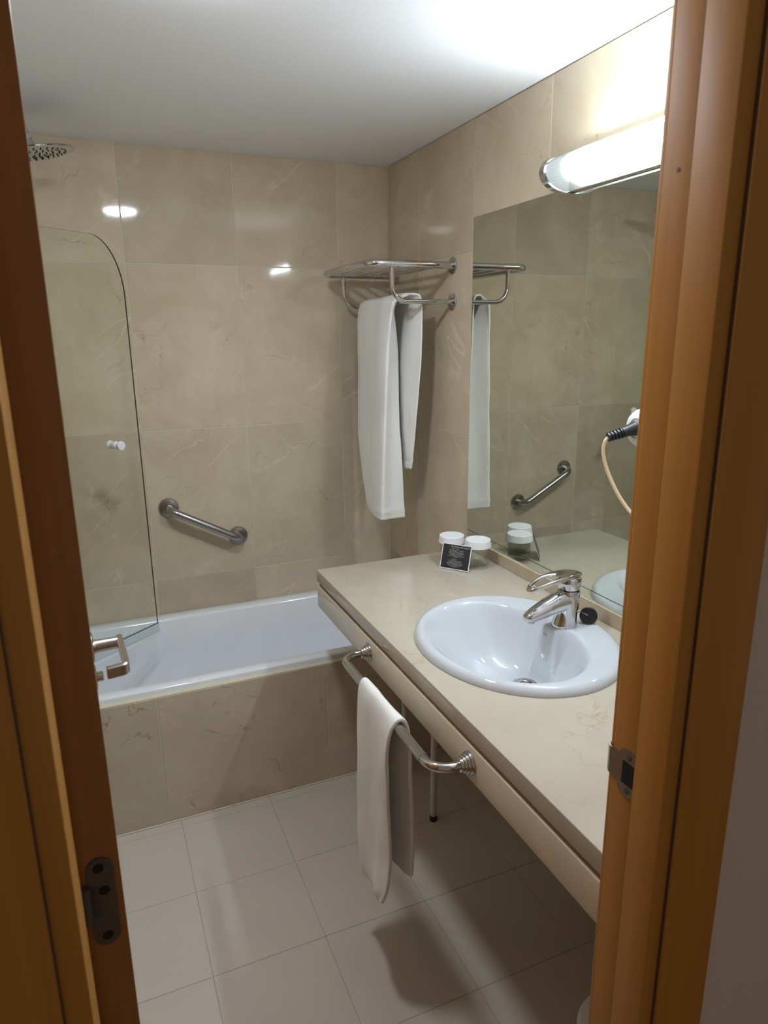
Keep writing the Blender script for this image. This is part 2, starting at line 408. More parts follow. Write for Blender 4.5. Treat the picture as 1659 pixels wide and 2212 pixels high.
# ------------------------------------------------------------------ the open door (hinged at the left jamb)
ang = math.radians(2.6)
DU = Vector((-math.sin(ang), math.cos(ang), 0)); DN = Vector((math.cos(ang), math.sin(ang), 0))   # along the leaf, out of its right face
D0 = Vector((-1.2205, -2.118, 0))             # near right corner of the leaf
door = tag(bpy.data.objects.new('door_1', None), 'wooden bathroom door standing wide open, seen by its hinge edge', 'door', kind='structure')
COL.objects.link(door); door.location = D0
def dbox(u0, u1, n0, n1, z0, z1, bv=0.0):
    bm = B(); box(bm, n0, n1, u0, u1, z0, z1, bv, 2)
    for v in bm.verts: v.co = D0 + DU * v.co.y + DN * v.co.x + Vector((0, 0, v.co.z))
    return bm
obj('leaf', dbox(0, 0.645, -0.0402, 0, 0.008, 2.03, 0.0012), M['wood_edge'], door)
# middle hinge: leaf plate on the edge, knuckle and screws
hz0, hz1 = 0.984, 1.088
bm = B(); pr_ = []
for k in range(9):
    t = PI * k / 8; pr_.append((-0.019 + math.cos(t) * 0.0125, hz1 - 0.0125 + math.sin(t) * 0.0125))
for k in range(9):
    t = PI + PI * k / 8; pr_.append((-0.019 + math.cos(t) * 0.0125, hz0 + 0.0125 + math.sin(t) * 0.0125))
rings(bm, [[D0 + DU * d + DN * a + Vector((0, 0, c)) for a, c in pr_] for d in (0.0, -0.0022)])
hinge = obj('hinge', bm, M['hinge'], door, sharp=20)
kp = D0 + DU * (-0.003) + DN * (-0.0350)
bm = B(); lathe(bm, kp + Vector((0, 0, 1.018)), (0, 0, 1), [(0.0055, 0), (0.0055, 0.042)], 16)
obj('knuckle', bm, M['hinge'], hinge)
bm = B(); rings(bm, [[D0 + DU * d + DN * a + Vector((0, 0, c)) for a, c in ((-0.0350, 1.020), (-0.020, 1.020), (-0.020, 1.058), (-0.0350, 1.058))] for d in (0.0, -0.0022)])
obj('tongue', bm, M['hinge'], hinge, smooth=False)
for a, c in ((-0.020, hz1 - 0.011), (-0.017, 1.050), (-0.019, hz0 + 0.012)):
    bm = B(); lathe(bm, D0 + DU * (-0.0022) + DN * a + Vector((0, 0, c)), -DU, [(0.0052, 0), (0.0052, 0.0005), (0.0035, 0.0002)], 14)
    obj('screw', bm, M['dark_hole'], hinge)
# lever handle on the right face
HU = 0.585; HZ = 1.0575
hp = D0 + DU * HU + Vector((0, 0, HZ))
bm = B()
lathe(bm, hp, DN, [(0.026, 0), (0.026, 0.006), (0.023, 0.0075), (0.0135, 0.008), (0.0115, 0.012), (0.0104, 0.054)], 24)
lever = obj('lever_handle', bm, M['nickel'], door)
def bar(bm, pts, w, h):
    """flat bar of width w (sideways) and height h swept through pts in the horizontal plane"""
    P = [Vector(p) for p in pts]; rs = []
    for i, p in enumerate(P):
        d = (P[min(i + 1, len(P) - 1)] - P[max(i - 1, 0)]).normalized(); s = d.cross(Vector((0, 0, 1))).normalized()
        e = 0.0022
        rs.append([p + s * a + Vector((0, 0, c)) for a, c in ((-w / 2, -h / 2 + e), (-w / 2 + e, -h / 2), (w / 2 - e, -h / 2), (w / 2, -h / 2 + e), (w / 2, h / 2 - e), (w / 2 - e, h / 2), (-w / 2 + e, h / 2), (-w / 2, h / 2 - e))])
    rings(bm, rs)
bm = B()
path = fillet([hp + DN * 0.0515 + DU * 0.010, hp + DN * 0.0520 - DU * 0.112, hp + DN * 0.0215 - DU * 0.116], 0.011, 8)
bar(bm, path, 0.0105, 0.0210)
obj('grip', bm, M['nickel'], lever)
bm = B(); lathe(bm, D0 + DU * HU + Vector((0, 0, 0.9985)), DN, [(0.022, 0), (0.022, 0.006), (0.009, 0.008), (0.009, 0.016), (0.007, 0.018)], 20)
obj('thumb_turn', bm, M['nickel'], door)

# ------------------------------------------------------------------ bath panel and bathtub
panel = thing('bath_panel', 'brown-veined marble panel cladding the front of the bathtub', 'bath panel', (-0.84, -0.65, 0.0), kind='structure')
bm = B(); box(bm, XL, 0.0, -0.6575, -0.638, 0, 0.4655); obj('grout_bed', bm, M['grout_edge'], panel, smooth=False)
ax_ = [-1.60, -1.1057, -0.5374, 0.0]
for i in range(3): tile_box(CACHE, panel, 'y', ax_[i], ax_[i + 1], 0.004, 0.4665, M['marble_panel'], proud=-0.659, gap=0.0016)
bm = B(); box(bm, XL, 0.0, -0.6575, -0.633, 0.4655, 0.4690, 0.001); obj('edge_strip', bm, M['grout_edge'], panel, smooth=False)
bm = B(); box(bm, XL, 0.0, -0.6635, -0.6555, -0.0005, 0.0045, 0.0015); obj('floor_joint', bm, M['grout_edge'], panel, smooth=False)

def rrect(x0, x1, y0, y1, r, z, n=8):
    out = []
    for cx, cy, a0 in ((x1 - r, y1 - r, 0), (x0 + r, y1 - r, PI / 2), (x0 + r, y0 + r, PI), (x1 - r, y0 + r, 1.5 * PI)):
        for k in range(n + 1):
            a = a0 + PI / 2 * k / n; out.append(Vector((cx + r * math.cos(a), cy + r * math.sin(a), z)))
    return out
bm = B()
TX0, TX1, TY0, TY1, TZ = XL + 0.001, -0.001, -0.637, -0.0015, 0.4875
R = [rrect(TX0, TX1, TY0, TY1, 0.012, 0.469), rrect(TX0, TX1, TY0, TY1, 0.012, TZ - 0.006), rrect(TX0 + .002, TX1 - .002, TY0 + .002, TY1 - .002, 0.012, TZ - 0.002),
     rrect(TX0 + .006, TX1 - .006, TY0 + .006, TY1 - .006, 0.012, TZ)]
ix0, ix1, iy0, iy1 = XL + 0.10, -0.09, -0.597, -0.058
R += [rrect(ix0, ix1, iy0, iy1, 0.07, TZ + 0.0005), rrect(ix0 + .004, ix1 - .004, iy0 + .004, iy1 - .004, 0.07, TZ - 0.002), rrect(ix0 + .009, ix1 - .009, iy0 + .009, iy1 - .009, 0.07, TZ - 0.010),
      rrect(ix0 + .03, ix1 - .03, iy0 + .025, iy1 - .025, 0.085, 0.36), rrect(ix0 + .08, ix1 - .06, iy0 + .045, iy1 - .045, 0.10, 0.20), rrect(ix0 + .12, ix1 - .09, iy0 + .065, iy1 - .065, 0.11, 0.135),
      rrect(ix0 + .17, ix1 - .13, iy0 + .10, iy1 - .10, 0.11, 0.112), rrect(ix0 + .25, ix1 - .2, iy0 + .16, iy1 - .16, 0.08, 0.108)]
rings(bm, R, False, True)
tub = tag(obj('bathtub', bm, M['enamel'], sharp=50, origin=(-0.84, -0.32, 0.108)), 'white enamelled bathtub built in along the back wall', 'bathtub')

# ------------------------------------------------------------------ shower screen, shower head, grab bar
HNG = Vector((XL + 0.030, -0.206 - (1.570 - 1.055) * 0.778, 0)); FREE = Vector((-1.055, -0.206, 0))
SU = (FREE - HNG).normalized(); SN = Vector((SU.y, -SU.x, 0))      # SN looks towards the room
SL = (FREE - HNG).length
screen = thing('shower_screen', 'frameless clear glass shower screen with rounded top corner, swung over the bath', 'shower screen', HNG + Vector((0, 0, 0.50)))
out = [(0.0, 0.535), (SL, 0.535)]
RR = 0.19
for k in range(17):
    a = PI / 2 * k / 16; out.append((SL - RR * 0.62 + RR * 0.62 * math.cos(a), 1.904 - RR + RR * math.sin(a)))
out.append((0.0, 1.904))
def on_screen(u, z, d=0.0): return HNG + SU * u + SN * d + Vector((0, 0, z))
bm = B(); rings(bm, [[on_screen(u, z, d) for u, z in out] for d in (-0.003, 0.003)])
pane = obj('pane', bm, [M['screen_glass'], M['glass_edge']], screen, smooth=False)
for p in pane.data.polygons:
    if p.loop_total == 4 and abs(p.normal.dot(SN)) < 0.5: p.material_index = 1
bm = B(); 
rings(bm, [[on_screen(u, z, d) for z, d in ((0.503, -0.005), (0.503, 0.005), (0.5395, 0.005), (0.5395, 0.0033), (0.5345, 0.0033), (0.5345, -0.0033), (0.5395, -0.0033), (0.5395, -0.005))] for u in (0.01, SL + 0.002)])
obj('bottom_seal', bm, M['clear_plastic'], screen, smooth=False)
bm = B(); rings(bm, [[on_screen(u, z, d) for z, d in ((0.4905, -0.002), (0.4905, 0.004), (0.5025, 0.002), (0.5025, -0.002))] for u in (0.01, SL + 0.003)])
obj('drip_strip', bm, M['white_plastic'], screen, smooth=False)
bm = B(); rings(bm, [[on_screen(u, z, d) for u, d in ((-0.012, -0.009), (0.020, -0.009), (0.020, 0.009), (-0.012, 0.009))] for z in (0.492, 1.92)])
obj('wall_profile', bm, M['white_plastic'], screen, smooth=False)
ku = (Vector((-1.136, -0.268, 0)) - HNG).dot(SU)
for s in (1, -1):
    bm = B(); lathe(bm, on_screen(ku, 1.230, 0.003 * s), SN * s, [(0.0135, 0), (0.0135, 0.0015), (0.0115, 0.004), (0.0105, 0.012), (0.0125, 0.019), (0.0152, 0.0225), (0.0152, 0.0255), (0.0140, 0.027)], 24)
    obj('knob', bm, M['white_plastic'], screen)

SH = Vector((-1.279, -0.345, 2.103)); SA = Vector((-0.19, -0.055, 1)).normalized()
shower = thing('rain_shower', 'round chrome rain shower head on a bent arm near the ceiling', 'shower head', SH)
bm = B(); lathe(bm, SH, SA, [(0.112, 0), (0.120, 0.002), (0.1215, 0.005), (0.119, 0.008), (0.090, 0.014), (0.045, 0.020), (0.020, 0.026)], 48)
obj('disc', bm, M['chrome'], shower)
bm = B(); lathe(bm, SH + SA * 0.020, SA, [(0.020, 0), (0.0165, 0.016), (0.0145, 0.021), (0.0165, 0.022), (0.0165, 0.025), (0.0135, 0.026), (0.0130, 0.036), (0.014, 0.037), (0.014, 0.040), (0.0115, 0.041)], 24)
obj('swivel_joint', bm, M['chrome'], shower)
bm = B(); tube(bm, fillet([SH + SA * 0.055, SH + SA * 0.112, Vector((XL, SH.y, SH.z + 0.098))], 0.035, 10), 0.0105)
obj('arm', bm, M['chrome'], shower)
bm = B(); lathe(bm, (XL, SH.y, SH.z + 0.098), (1, 0, 0), [(0.030, 0.0005), (0.030, 0.006), (0.018, 0.012)], 24)
obj('wall_flange', bm, M['chrome'], shower)
nz_me = None; SAa, SAb = frame_for(SA)
for rr, cnt in ((0.024, 8), (0.042, 14), (0.060, 20), (0.078, 26), (0.094, 32)):
    for k in range(cnt):
        a = 2 * PI * k / cnt + rr * 20
        p = SH + SAa * math.cos(a) * rr + SAb * math.sin(a) * rr
        if nz_me is None:
            bm = B(); lathe(bm, (0, 0, 0), (0, 0, -1), [(0.0026, 0), (0.0018, 0.0022)], 8)
            nz_me = bpy.data.meshes.new('nozzle'); bm.to_mesh(nz_me); bm.free(); nz_me.materials.append(M['black_rubber'])
        o = bpy.data.objects.new('nozzle', nz_me); COL.objects.link(o); o.parent = shower; o.location = p - SH

G1 = Vector((-0.9592, 0, 0.9294)); G2 = Vector((-0.6922, 0, 0.7814))
grab = thing('grab_bar', 'slanting brushed steel grab bar on the marble wall above the bathtub', 'grab bar', (G1 + G2) / 2)
bm = B(); tube(bm, fillet([G1 + Vector((0, -0.001, 0)), G1 + Vector((0, -0.062, 0)), G2 + Vector((0, -0.062, 0)), G2 + Vector((0, -0.001, 0))], 0.040, 10), 0.0160, 18)
obj('bar', bm, M['steel'], grab)
for g in (G1, G2):
    bm = B(); lathe(bm, g, (0, -1, 0), [(0.0395, 0.0), (0.0395, 0.003), (0.036, 0.009), (0.022, 0.0125), (0.0205, 0.0125)], 36)
    obj('flange', bm, M['steel'], grab)

# ------------------------------------------------------------------ vanity counter with apron and legs
ZC = 0.8414; CX = -0.575; CY = -0.7145
vanity = thing('vanity_counter', 'cream marble vanity counter with a slotted front apron on thin tube legs', 'counter', (-0.29, -1.39, 0))
BC = Vector((-0.290, -1.438, ZC)); BRX, BRY = 0.241, 0.283
bm = B()
edge = []
rect = [bm.verts.new(p) for p in ((CX, YF + 0.012, ZC), (0.001, YF + 0.012, ZC), (0.001, CY, ZC), (CX, CY, ZC))]
for i in range(4): edge.append(bm.edges.new((rect[i], rect[(i + 1) % 4])))
hole = [bm.verts.new((BC.x + math.cos(t) * (BRX - 0.02), BC.y + math.sin(t) * (BRY - 0.02), ZC)) for t in (2 * PI * k / 72 for k in range(72))]
for i in range(72): edge.append(bm.edges.new((hole[i], hole[(i + 1) % 72])))
bmesh.ops.triangle_fill(bm, edges=edge, use_beauty=True)
for f in list(bm.faces):          # triangle_fill may also close the hole
    c = f.calc_center_median()
    if ((c.x - BC.x) / (BRX - 0.02)) ** 2 + ((c.y - BC.y) / (BRY - 0.02)) ** 2 < 0.985: bm.faces.remove(f)
ex = bmesh.ops.extrude_face_region(bm, geom=list(bm.faces))
bmesh.ops.translate(bm, verts=[v for v in ex['geom'] if isinstance(v, bmesh.types.BMVert)], vec=(0, 0, -0.040))
es = [e for e in bm.edges if all(abs(v.co.x - CX) < 1e-5 for v in e.verts) or all(abs(v.co.y - CY) < 1e-5 for v in e.verts)]
bmesh.ops.bevel(bm, geom=es, offset=0.002, segments=2, profile=0.5, affect='EDGES')
top = obj('countertop', bm, M['marble_top'], vanity, sharp=30)
bm = B(); box(bm, CX, CX + 0.02, YF + 0.012, CY, 0.7132, 0.7885, 0.0020, 2)
obj('apron', bm, M['marble_apron_lit'], vanity)
bm = B(); box(bm, CX + 0.02, -0.03, CY - 0.02, CY - 0.001, 0.7132, 0.7905, 0.0015, 1)
obj('end_apron', bm, M['marble_apron_lit'], vanity)
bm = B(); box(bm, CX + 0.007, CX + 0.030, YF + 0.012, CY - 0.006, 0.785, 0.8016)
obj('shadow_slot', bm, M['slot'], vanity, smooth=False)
bm = B(); box(bm, -0.010, 0.0012, YF + 0.002, -0.7065, ZC - 0.0, 0.8815, 0.0012, 1)
obj('backsplash', bm, M['marble_wall'], vanity)
for lx, ly, tl in ((-0.287, -1.006, 0), (-0.262, -0.735, 0.02)):
    bm = B(); tube(bm, [(lx, ly, 0.018), (lx - tl, ly, 0.8016)], 0.0105, 18)
    leg = obj('leg', bm, M['leg'], vanity)
    bm = B(); lathe(bm, (lx, ly, 0.0), (0, 0, 1), [(0.0118, 0.0002), (0.0125, 0.004), (0.0125, 0.018), (0.011, 0.020)], 18)
    obj('foot', bm, M['black_rubber'], leg)

# ------------------------------------------------------------------ wash basin
basin = thing('wash_basin', 'oval white ceramic inset washbasin in the marble counter', 'washbasin', BC)
DR = Vector((-0.243, -1.428)); BW = Vector((-0.328, -1.438)); BA, BB = 0.183, 0.244
def ell(cx, cy, a, b, o, d):
    """distance from o along unit d to the ellipse"""
    px, py = (o.x - cx) / a, (o.y - cy) / b; dx, dy = d[0] / a, d[1] / b
    A = dx * dx + dy * dy; Bq = px * dx + py * dy; Cq = px * px + py * py - 1
    return (-Bq + math.sqrt(Bq * Bq - A * Cq)) / A
def sst(a, b, x):
    t = max(0, min(1, (x - a) / (b - a))); return t * t * (3 - 2 * t)
DEPTH = 0.156
def basin_z(x, y, s):
    rho = math.sqrt(((x - BC.x) / BRX) ** 2 + ((y - BC.y) / BRY) ** 2)
    t = min(1, max(0, (1 - rho) / 0.085)); z = 0.021 * math.sqrt(max(0, 1 - (1 - t) ** 2)) - 0.003 * sst(0.10, 0.3, 1 - rho)
    if s < 1:
        z -= DEPTH * (1 - s ** 2.9) ** 1.42
        w = sst(-0.213, -0.184, x) * (1 - sst(0.026, 0.050, abs(y - BC.y + 0.0)))
        z = z + (0.0185 - z) * w
    return z
bm = B(); NT = 128; vr = []
levels = [('b', k / 30) for k in range(1, 31)] + [('r', k / 16) for k in range(1, 17)]
cen = bm.verts.new((DR.x, DR.y, ZC + basin_z(DR.x, DR.y, 0)))
for kind, q in levels:
    ring = []
    for k in range(NT):
        a = 2 * PI * k / NT; d = (math.cos(a), math.sin(a))
        lb = ell(BW.x, BW.y, BA, BB, DR, d); lo = ell(BC.x, BC.y, BRX, BRY, DR, d)
        l = lb * q if kind == 'b' else lb + (lo - lb) * (1 - (1 - q) ** 1.6)
        x, y = DR.x + d[0] * l, DR.y + d[1] * l
        ring.append(bm.verts.new((x, y, ZC + basin_z(x, y, q if kind == 'b' else 1.0))))
    vr.append(ring)
for i in range(NT): bm.faces.new((cen, vr[0][i], vr[0][(i + 1) % NT]))
for a, b in zip(vr, vr[1:]):
    for i in range(NT):
        j = (i + 1) % NT; bm.faces.new((a[i], b[i], b[j], a[j]))
bowl = obj('bowl', bm, M['ceramic'], basin, sharp=80)
if bowl.data.polygons[0].normal.z < 0: bowl.data.flip_normals()
md = bowl.modifiers.new('thickness', 'SOLIDIFY'); md.thickness = 0.007; md.offset = -1
zd = ZC + basin_z(DR.x, DR.y, 0)
bm = B(); lathe(bm, (DR.x, DR.y, zd - 0.001), (0, 0, 1), [(0.033, 0), (0.033, 0.006), (0.030, 0.0075), (0.021, 0.0070), (0.017, 0.0045)], 40, True, False)
drain = obj('drain', bm, M['chrome'], basin)
bm = B(); lathe(bm, (DR.x, DR.y, zd - 0.001), (0, 0, 1), [(0.0172, 0.0040), (0.001, 0.0036)], 32, False, True); obj('drain_opening', bm, M['dark_hole'], drain)
bm = B(); lathe(bm, (DR.x, DR.y, zd + 0.000), (0, 0, 1), [(0.0125, 0.0), (0.0125, 0.0045), (0.0110, 0.0058), (0.0085, 0.0050), (0.001, 0.0046)], 32, False, True); obj('drain_plate', bm, M['chrome'], drain)

def text(name, body, size, m, parent, origin, right, up, align='CENTER', extrude=0.0):
    c = bpy.data.curves.new(name, 'FONT'); c.body = body; c.size = size; c.align_x = align; c.extrude = extrude; c.resolution_u = 1
    tmp = bpy.data.objects.new(name, c); me = bpy.data.meshes.new_from_object(tmp); bpy.data.objects.remove(tmp); bpy.data.curves.remove(c)
    me.materials.clear(); me.materials.append(m)
    o = bpy.data.objects.new(name, me); COL.objects.link(o); o.parent = parent
    r = Vector(right).normalized(); u = Vector(up); u = (u - r * u.dot(r)).normalized(); n = r.cross(u)
    mw = Matrix((r, u, n)).transposed()
    o.rotation_euler = mw.to_euler(); o.location = Vector(origin) - wpos(parent)
    return o
# small maker's mark printed on the slope below the faucet
lx0 = -0.1915; lz = ZC + basin_z(lx0, BC.y, 0.72)
e = 0.004
def plat_z(x):                         # height of the platform's front slope
    d = (1, 0); l = x - DR.x; lb = ell(BW.x, BW.y, BA, BB, DR, (1.0, 0.0)); return ZC + basin_z(x, DR.y, l / lb)
upv = Vector((e, 0, plat_z(lx0 + e) - plat_z(lx0)))
nrm = Vector((-upv.z, 0, upv.x)).normalized()
text('lettering', 'roca', 0.0075, M['ink'], basin, Vector((lx0, BC.y + 0.006, plat_z(lx0))) + nrm * 0.0010, (0, -1, 0), upv)
bm = B(); p0 = Vector((lx0, BC.y + 0.006, plat_z(lx0))) + nrm * 0.0009 - upv.normalized() * 0.0022
for dy in (0,): 
    r = Vector((0, -1, 0)); u = upv.normalized()
    rings(bm, [[p0 + r * a + u * b + nrm * d for a, b in ((-0.0085, 0), (0.0085, 0), (0.0085, 0.0008), (-0.0085, 0.0008))] for d in (0, 0.0002)])
obj('logo_underline', bm, M['ink'], basin, smooth=False)

# ------------------------------------------------------------------ faucet
FB = Vector((-0.140, -1.438, ZC + 0.018))
faucet = thing('basin_faucet', 'chrome single-lever mixer faucet with open loop handle on the washbasin', 'faucet', FB)
def erings(bm, secs, n=32, cap0=True, cap1=True):
    """secs: (centre, axis a, ra, axis b, rb)"""
    rs = []
    for c, a, ra, b, rb in secs:
        c, a, b = Vector(c), Vector(a).normalized(), Vector(b).normalized()
        rs.append([c + a * ra * math.cos(t) + b * rb * math.sin(t) for t in (2 * PI * k / n for k in range(n))])
    rings(bm, rs, cap0, cap1)
X_, Y_, Z_ = Vector((1, 0, 0)), Vector((0, 1, 0)), Vector((0, 0, 1))
bm = B()
erings(bm, [(FB + Vector((dx, 0, z)), X_, ra, Y_, rb) for z, dx, ra, rb in
            ((0.0, 0, .0340, .0310), (0.002, 0, .0340, .0310), (0.008, .0005, .0325, .0300), (0.025, .003, .0295, .0285), (0.050, .007, .0285, .0280), (0.075, .009, .0290, .0285), (0.092, .010, .0290, .0282), (0.0965, .010, .0275, .027))])
body = obj('body', bm, M['chrome'], faucet, sharp=60)
bm = B()
sp = spline([FB + Vector(p) for p in ((0.014, 0, 0.070), (-0.020, 0, 0.0665), (-0.052, 0, 0.0580), (-0.085, 0, 0.0475), (-0.112, 0, 0.0385), (-0.1205, 0, 0.0355))], 28)
rz_ = [0.0280, 0.0270, 0.0235, 0.0185, 0.0128, 0.006]; ry_ = [0.0275, 0.0272, 0.0260, 0.0230, 0.0175, 0.008]
secs = []
for i, p in enumerate(sp):
    t = i / 27 * 5; k = min(int(t), 4); f = t - k; f = f * f * (3 - 2 * f) if k in (1, 2) else f
    d = (sp[min(i + 1, 27)] - sp[max(i - 1, 0)]).normalized(); u = d.cross(Y_)
    secs.append((p, Y_, ry_[k] + (ry_[k + 1] - ry_[k]) * f, u, rz_[k] + (rz_[k + 1] - rz_[k]) * f))
erings(bm, secs)
obj('spout', bm, M['chrome'], faucet, sharp=60)
bm = B(); lathe(bm, FB + Vector((-0.104, 0, 0.034)), Vector((-0.25, 0, -1)), [(0.0115, 0), (0.0115, 0.0085), (0.009, 0.0095)], 20); obj('aerator', bm, M['nickel'], faucet)
bm = B()
erings(bm, [(FB + Vector((dx, 0, z)), X_, ra, Y_, rb) for z, dx, ra, rb in
            ((0.0985, .010, .0270, .0262), (0.100, .010, .0285, .0278), (0.118, .012, .0285, .0275), (0.126, .012, .0280, .0268), (0.1315, .011, .0250, .024), (0.134, .009, .015, .015))])
cap = obj('handle_cap', bm, M['chrome'], faucet, sharp=60)
# lever: a paddle plate pierced by an oval loop, rising over the cap and drooping to its tip
def paddle(x):                         # half width and height of the plate at x (from the tip -0.118 to the back 0.044)
    t = (x + 0.118) / 0.162
    return 0.0295 * math.sqrt(max(0.0, 1 - (2 * t - 1) ** 2)) ** 0.9 * (0.92 + 0.10 * t), 0.1345 + 0.006 * math.sin(PI * min(1, t * 0.95)) - 0.024 * (1 - t) ** 2.0
bm = B(); NA = 56; outer = []; inner = []
for k in range(NA):
    a = 2 * PI * k / NA
    x = -0.037 + 0.081 * math.cos(a); w, z = paddle(x); outer.append((x, math.copysign(w, math.sin(a)) if abs(math.sin(a)) > 1e-6 else 0.0, z))
    x2 = -0.066 + 0.040 * math.cos(a); z2 = paddle(x2)[1]; inner.append((x2, 0.0165 * math.sin(a), z2))
def lay(src, dz, f=1.0, c=0.0):
    return [FB + Vector((c + (p[0] - c) * f, p[1] * f, p[2] + dz)) for p in src]
def mid(f): return [tuple(o_[i] * (1 - f) + n_[i] * f for i in range(3)) for o_, n_ in zip(outer, inner)]
rs = [lay(outer, 0.0), lay(mid(0.10), 0.0040), lay(mid(0.40), 0.0058), lay(mid(0.80), 0.0045), lay(inner, 0.0012), lay(inner, -0.0026), lay(mid(0.75), -0.0046), lay(mid(0.25), -0.0046), lay(mid(0.04), -0.0030)]
rs.append(rs[0]); rings(bm, rs, False, False); bmesh.ops.remove_doubles(bm, verts=bm.verts, dist=1e-6)
obj('lever', bm, M['chrome'], faucet, sharp=70)

# rubber plug lying behind the faucet
PS = Vector((-0.080, -1.458, ZC + 0.040))
stopper = thing('drain_plug', 'small black rubber basin plug leaning behind the faucet', 'drain plug', PS)
pdir = Vector((-0.55, -0.75, 0.30)).normalized()
bm = B(); lathe(bm, PS - pdir * 0.006, pdir, [(0.017, 0), (0.0205, 0.002), (0.0225, 0.009), (0.0225, 0.012), (0.020, 0.0135), (0.008, 0.0125), (0.007, 0.014)], 28)
obj('rubber_disc', bm, M['black_rubber'], stopper)
bm = B(); tube(bm, spline([PS + pdir * 0.009, PS + pdir * 0.016 + Vector((-0.006, 0.004, 0.004)), PS + Vector((-0.022, 0.012, 0.010)), PS + Vector((-0.040, 0.016, -0.003))], 12), 0.0011, 6)
obj('chain', bm, M['chrome'], stopper)

# ------------------------------------------------------------------ mirror
bm = B(); box(bm, -0.0022, 0.0022, -2.115, -0.6995, 0.9080, 1.9480)
mirror = tag(obj('mirror', bm, [M['mirror_edge'], M['mirror']], smooth=False), 'large frameless wall mirror above the vanity counter', 'mirror')
for p in mirror.data.polygons:
    if p.normal.x < -0.9: p.material_index = 1
bm = B(); rings(bm, [[Vector((x, y, z)) for x, z in ((0.0015, 0.8825), (-0.0030, 0.8825), (-0.0026, 0.9060), (0.0015, 0.9060))] for y in (-2.115, -0.6995)])
strip = obj('lower_strip', bm, [M['mirror_edge'], M['mirror']], mirror, smooth=False)
for p in strip.data.polygons:
    if p.normal.x < -0.9: p.material_index = 1
bm = B(); box(bm, -0.0008, 0.0018, -2.115, -0.6995, 0.9050, 0.9090); obj('joint', bm, M['mirror_edge'], mirror, smooth=False)

# ------------------------------------------------------------------ wall lamp over the mirror
LY0, LY1, LZ, LR, LX, LE = -1.178, -1.850, 1.9785, 0.0425, -0.0160, 1.72     # ends, axis height, radius, depth of the straight flanks
lamp = thing('wall_lamp', 'half-round ribbed glass lamp with chrome end rings above the mirror', 'wall lamp', (0, (LY0 + LY1) / 2, LZ))
def u_prof(r, n=28, x0=-0.0035):
    return [(x0, -r)] + [(LX - r * LE * math.cos(-PI / 2 + PI * k / n), r * math.sin(-PI / 2 + PI * k / n)) for k in range(n + 1)] + [(x0, r)]
bm = B(); NS = 20; prof = []
for k in range(NS * 6 + 1):
    a = -PI / 2 + PI * k / (NS * 6); rr = LR - 0.0018 + 0.0018 * abs(math.sin(PI * k / 6))
    prof.append((LX - rr * LE * math.cos(a), rr * math.sin(a)))
rings(bm, [[Vector((x, y, LZ + z)) for x, z in prof] for y in (LY0 - 0.004, LY0 - 0.006, LY1 + 0.006, LY1 + 0.004)], False, False, closed=False)
obj('diffuser', bm, M['reeded'], lamp, sharp=80)
bm = B(); lathe(bm, (LX - 0.026, LY0 - 0.105, LZ), (0, -1, 0), [(0.0125, 0), (0.0125, abs(LY1 - LY0) - 0.21)], 20)
obj('tube', bm, M['tube'], lamp)
for y0, y1 in ((LY0, LY0 - 0.020), (LY1, LY1 + 0.020)):
    bm = B(); pr_ = u_prof(LR + 0.0035) + list(reversed(u_prof(LR - 0.0005)))
    rings(bm, [[Vector((x, y, LZ + z)) for x, z in pr_] for y in (y0, y1)])
    obj('end_ring', bm, M['chrome'], lamp, sharp=30)
    bm = B(); ym = y0 + (y1 - y0) * 0.25
    rings(bm, [[Vector((x, y, LZ + z)) for x, z in u_prof(LR)] for y in (ym, ym + (y1 - y0) * 0.12)])
    obj('end_plate', bm, M['lamp_back'], lamp, sharp=30)
for yc in (LY0 - 0.105, LY1 + 0.105):
    s_ = 1 if yc > -1.5 else -1
    bm = B(); lathe(bm, (LX - 0.026, yc, LZ), (0, s_, 0), [(0.0135, -0.004), (0.0135, 0.016), (0.009, 0.018)], 18); obj('tube_cap', bm, M['nickel'], lamp)
    yh = yc + s_ * 0.012
    bm = B(); box(bm, LX - 0.030, -0.006, yh - 0.006, yh + 0.006, LZ - 0.009, LZ + 0.009, 0.002); obj('lamp_holder', bm, M['white_plastic'], lamp)
bm = B(); box(bm, -0.026, -0.0035, LY1 + 0.022, LY0 - 0.022, LZ + LR - 0.0065, LZ + LR - 0.0055); obj('light_shield', bm, M['nickel'], lamp, smooth=False)  # unseen plate, added to shade the wall just above the lamp
for z in (LZ - LR, LZ + LR):
    zz = sorted((z, z + math.copysign(0.0012, z - LZ)))
    bm = B(); box(bm, LX, -0.0035, LY1 + 0.018, LY0 - 0.018, zz[0], zz[1]); obj('flank_rail', bm, M['nickel'], lamp, smooth=False)
bm = B(); box(bm, -0.006, -0.0028, LY1 + 0.004, LY0 - 0.004, LZ - LR + 0.001, LZ + LR - 0.001); obj('back_plate', bm, M['lamp_back'], lamp, smooth=False)

# recessed ceiling light (just above the frame; its reflection shows in the back wall)
DL = Vector((-0.95, -1.36, H))
down = thing('ceiling_light', 'round white ceiling light, seen only as a glint in the back wall tiles', 'ceiling light', DL)
bm = B(); lathe(bm, DL, (0, 0, -1), [(0.076, 0.0005), (0.078, 0.006), (0.076, 0.012), (0.068, 0.017), (0.050, 0.020), (0.0, 0.021)], 40, True, False); obj('lens', bm, M['down'], down)
bm = B(); lathe(bm, DL, (0, 0, -1), [(0.079, 0.0002), (0.079, 0.004), (0.083, 0.006), (0.094, 0.003), (0.096, 0.0002)], 40, False, False); obj('trim_ring', bm, M['white_plastic'], down)

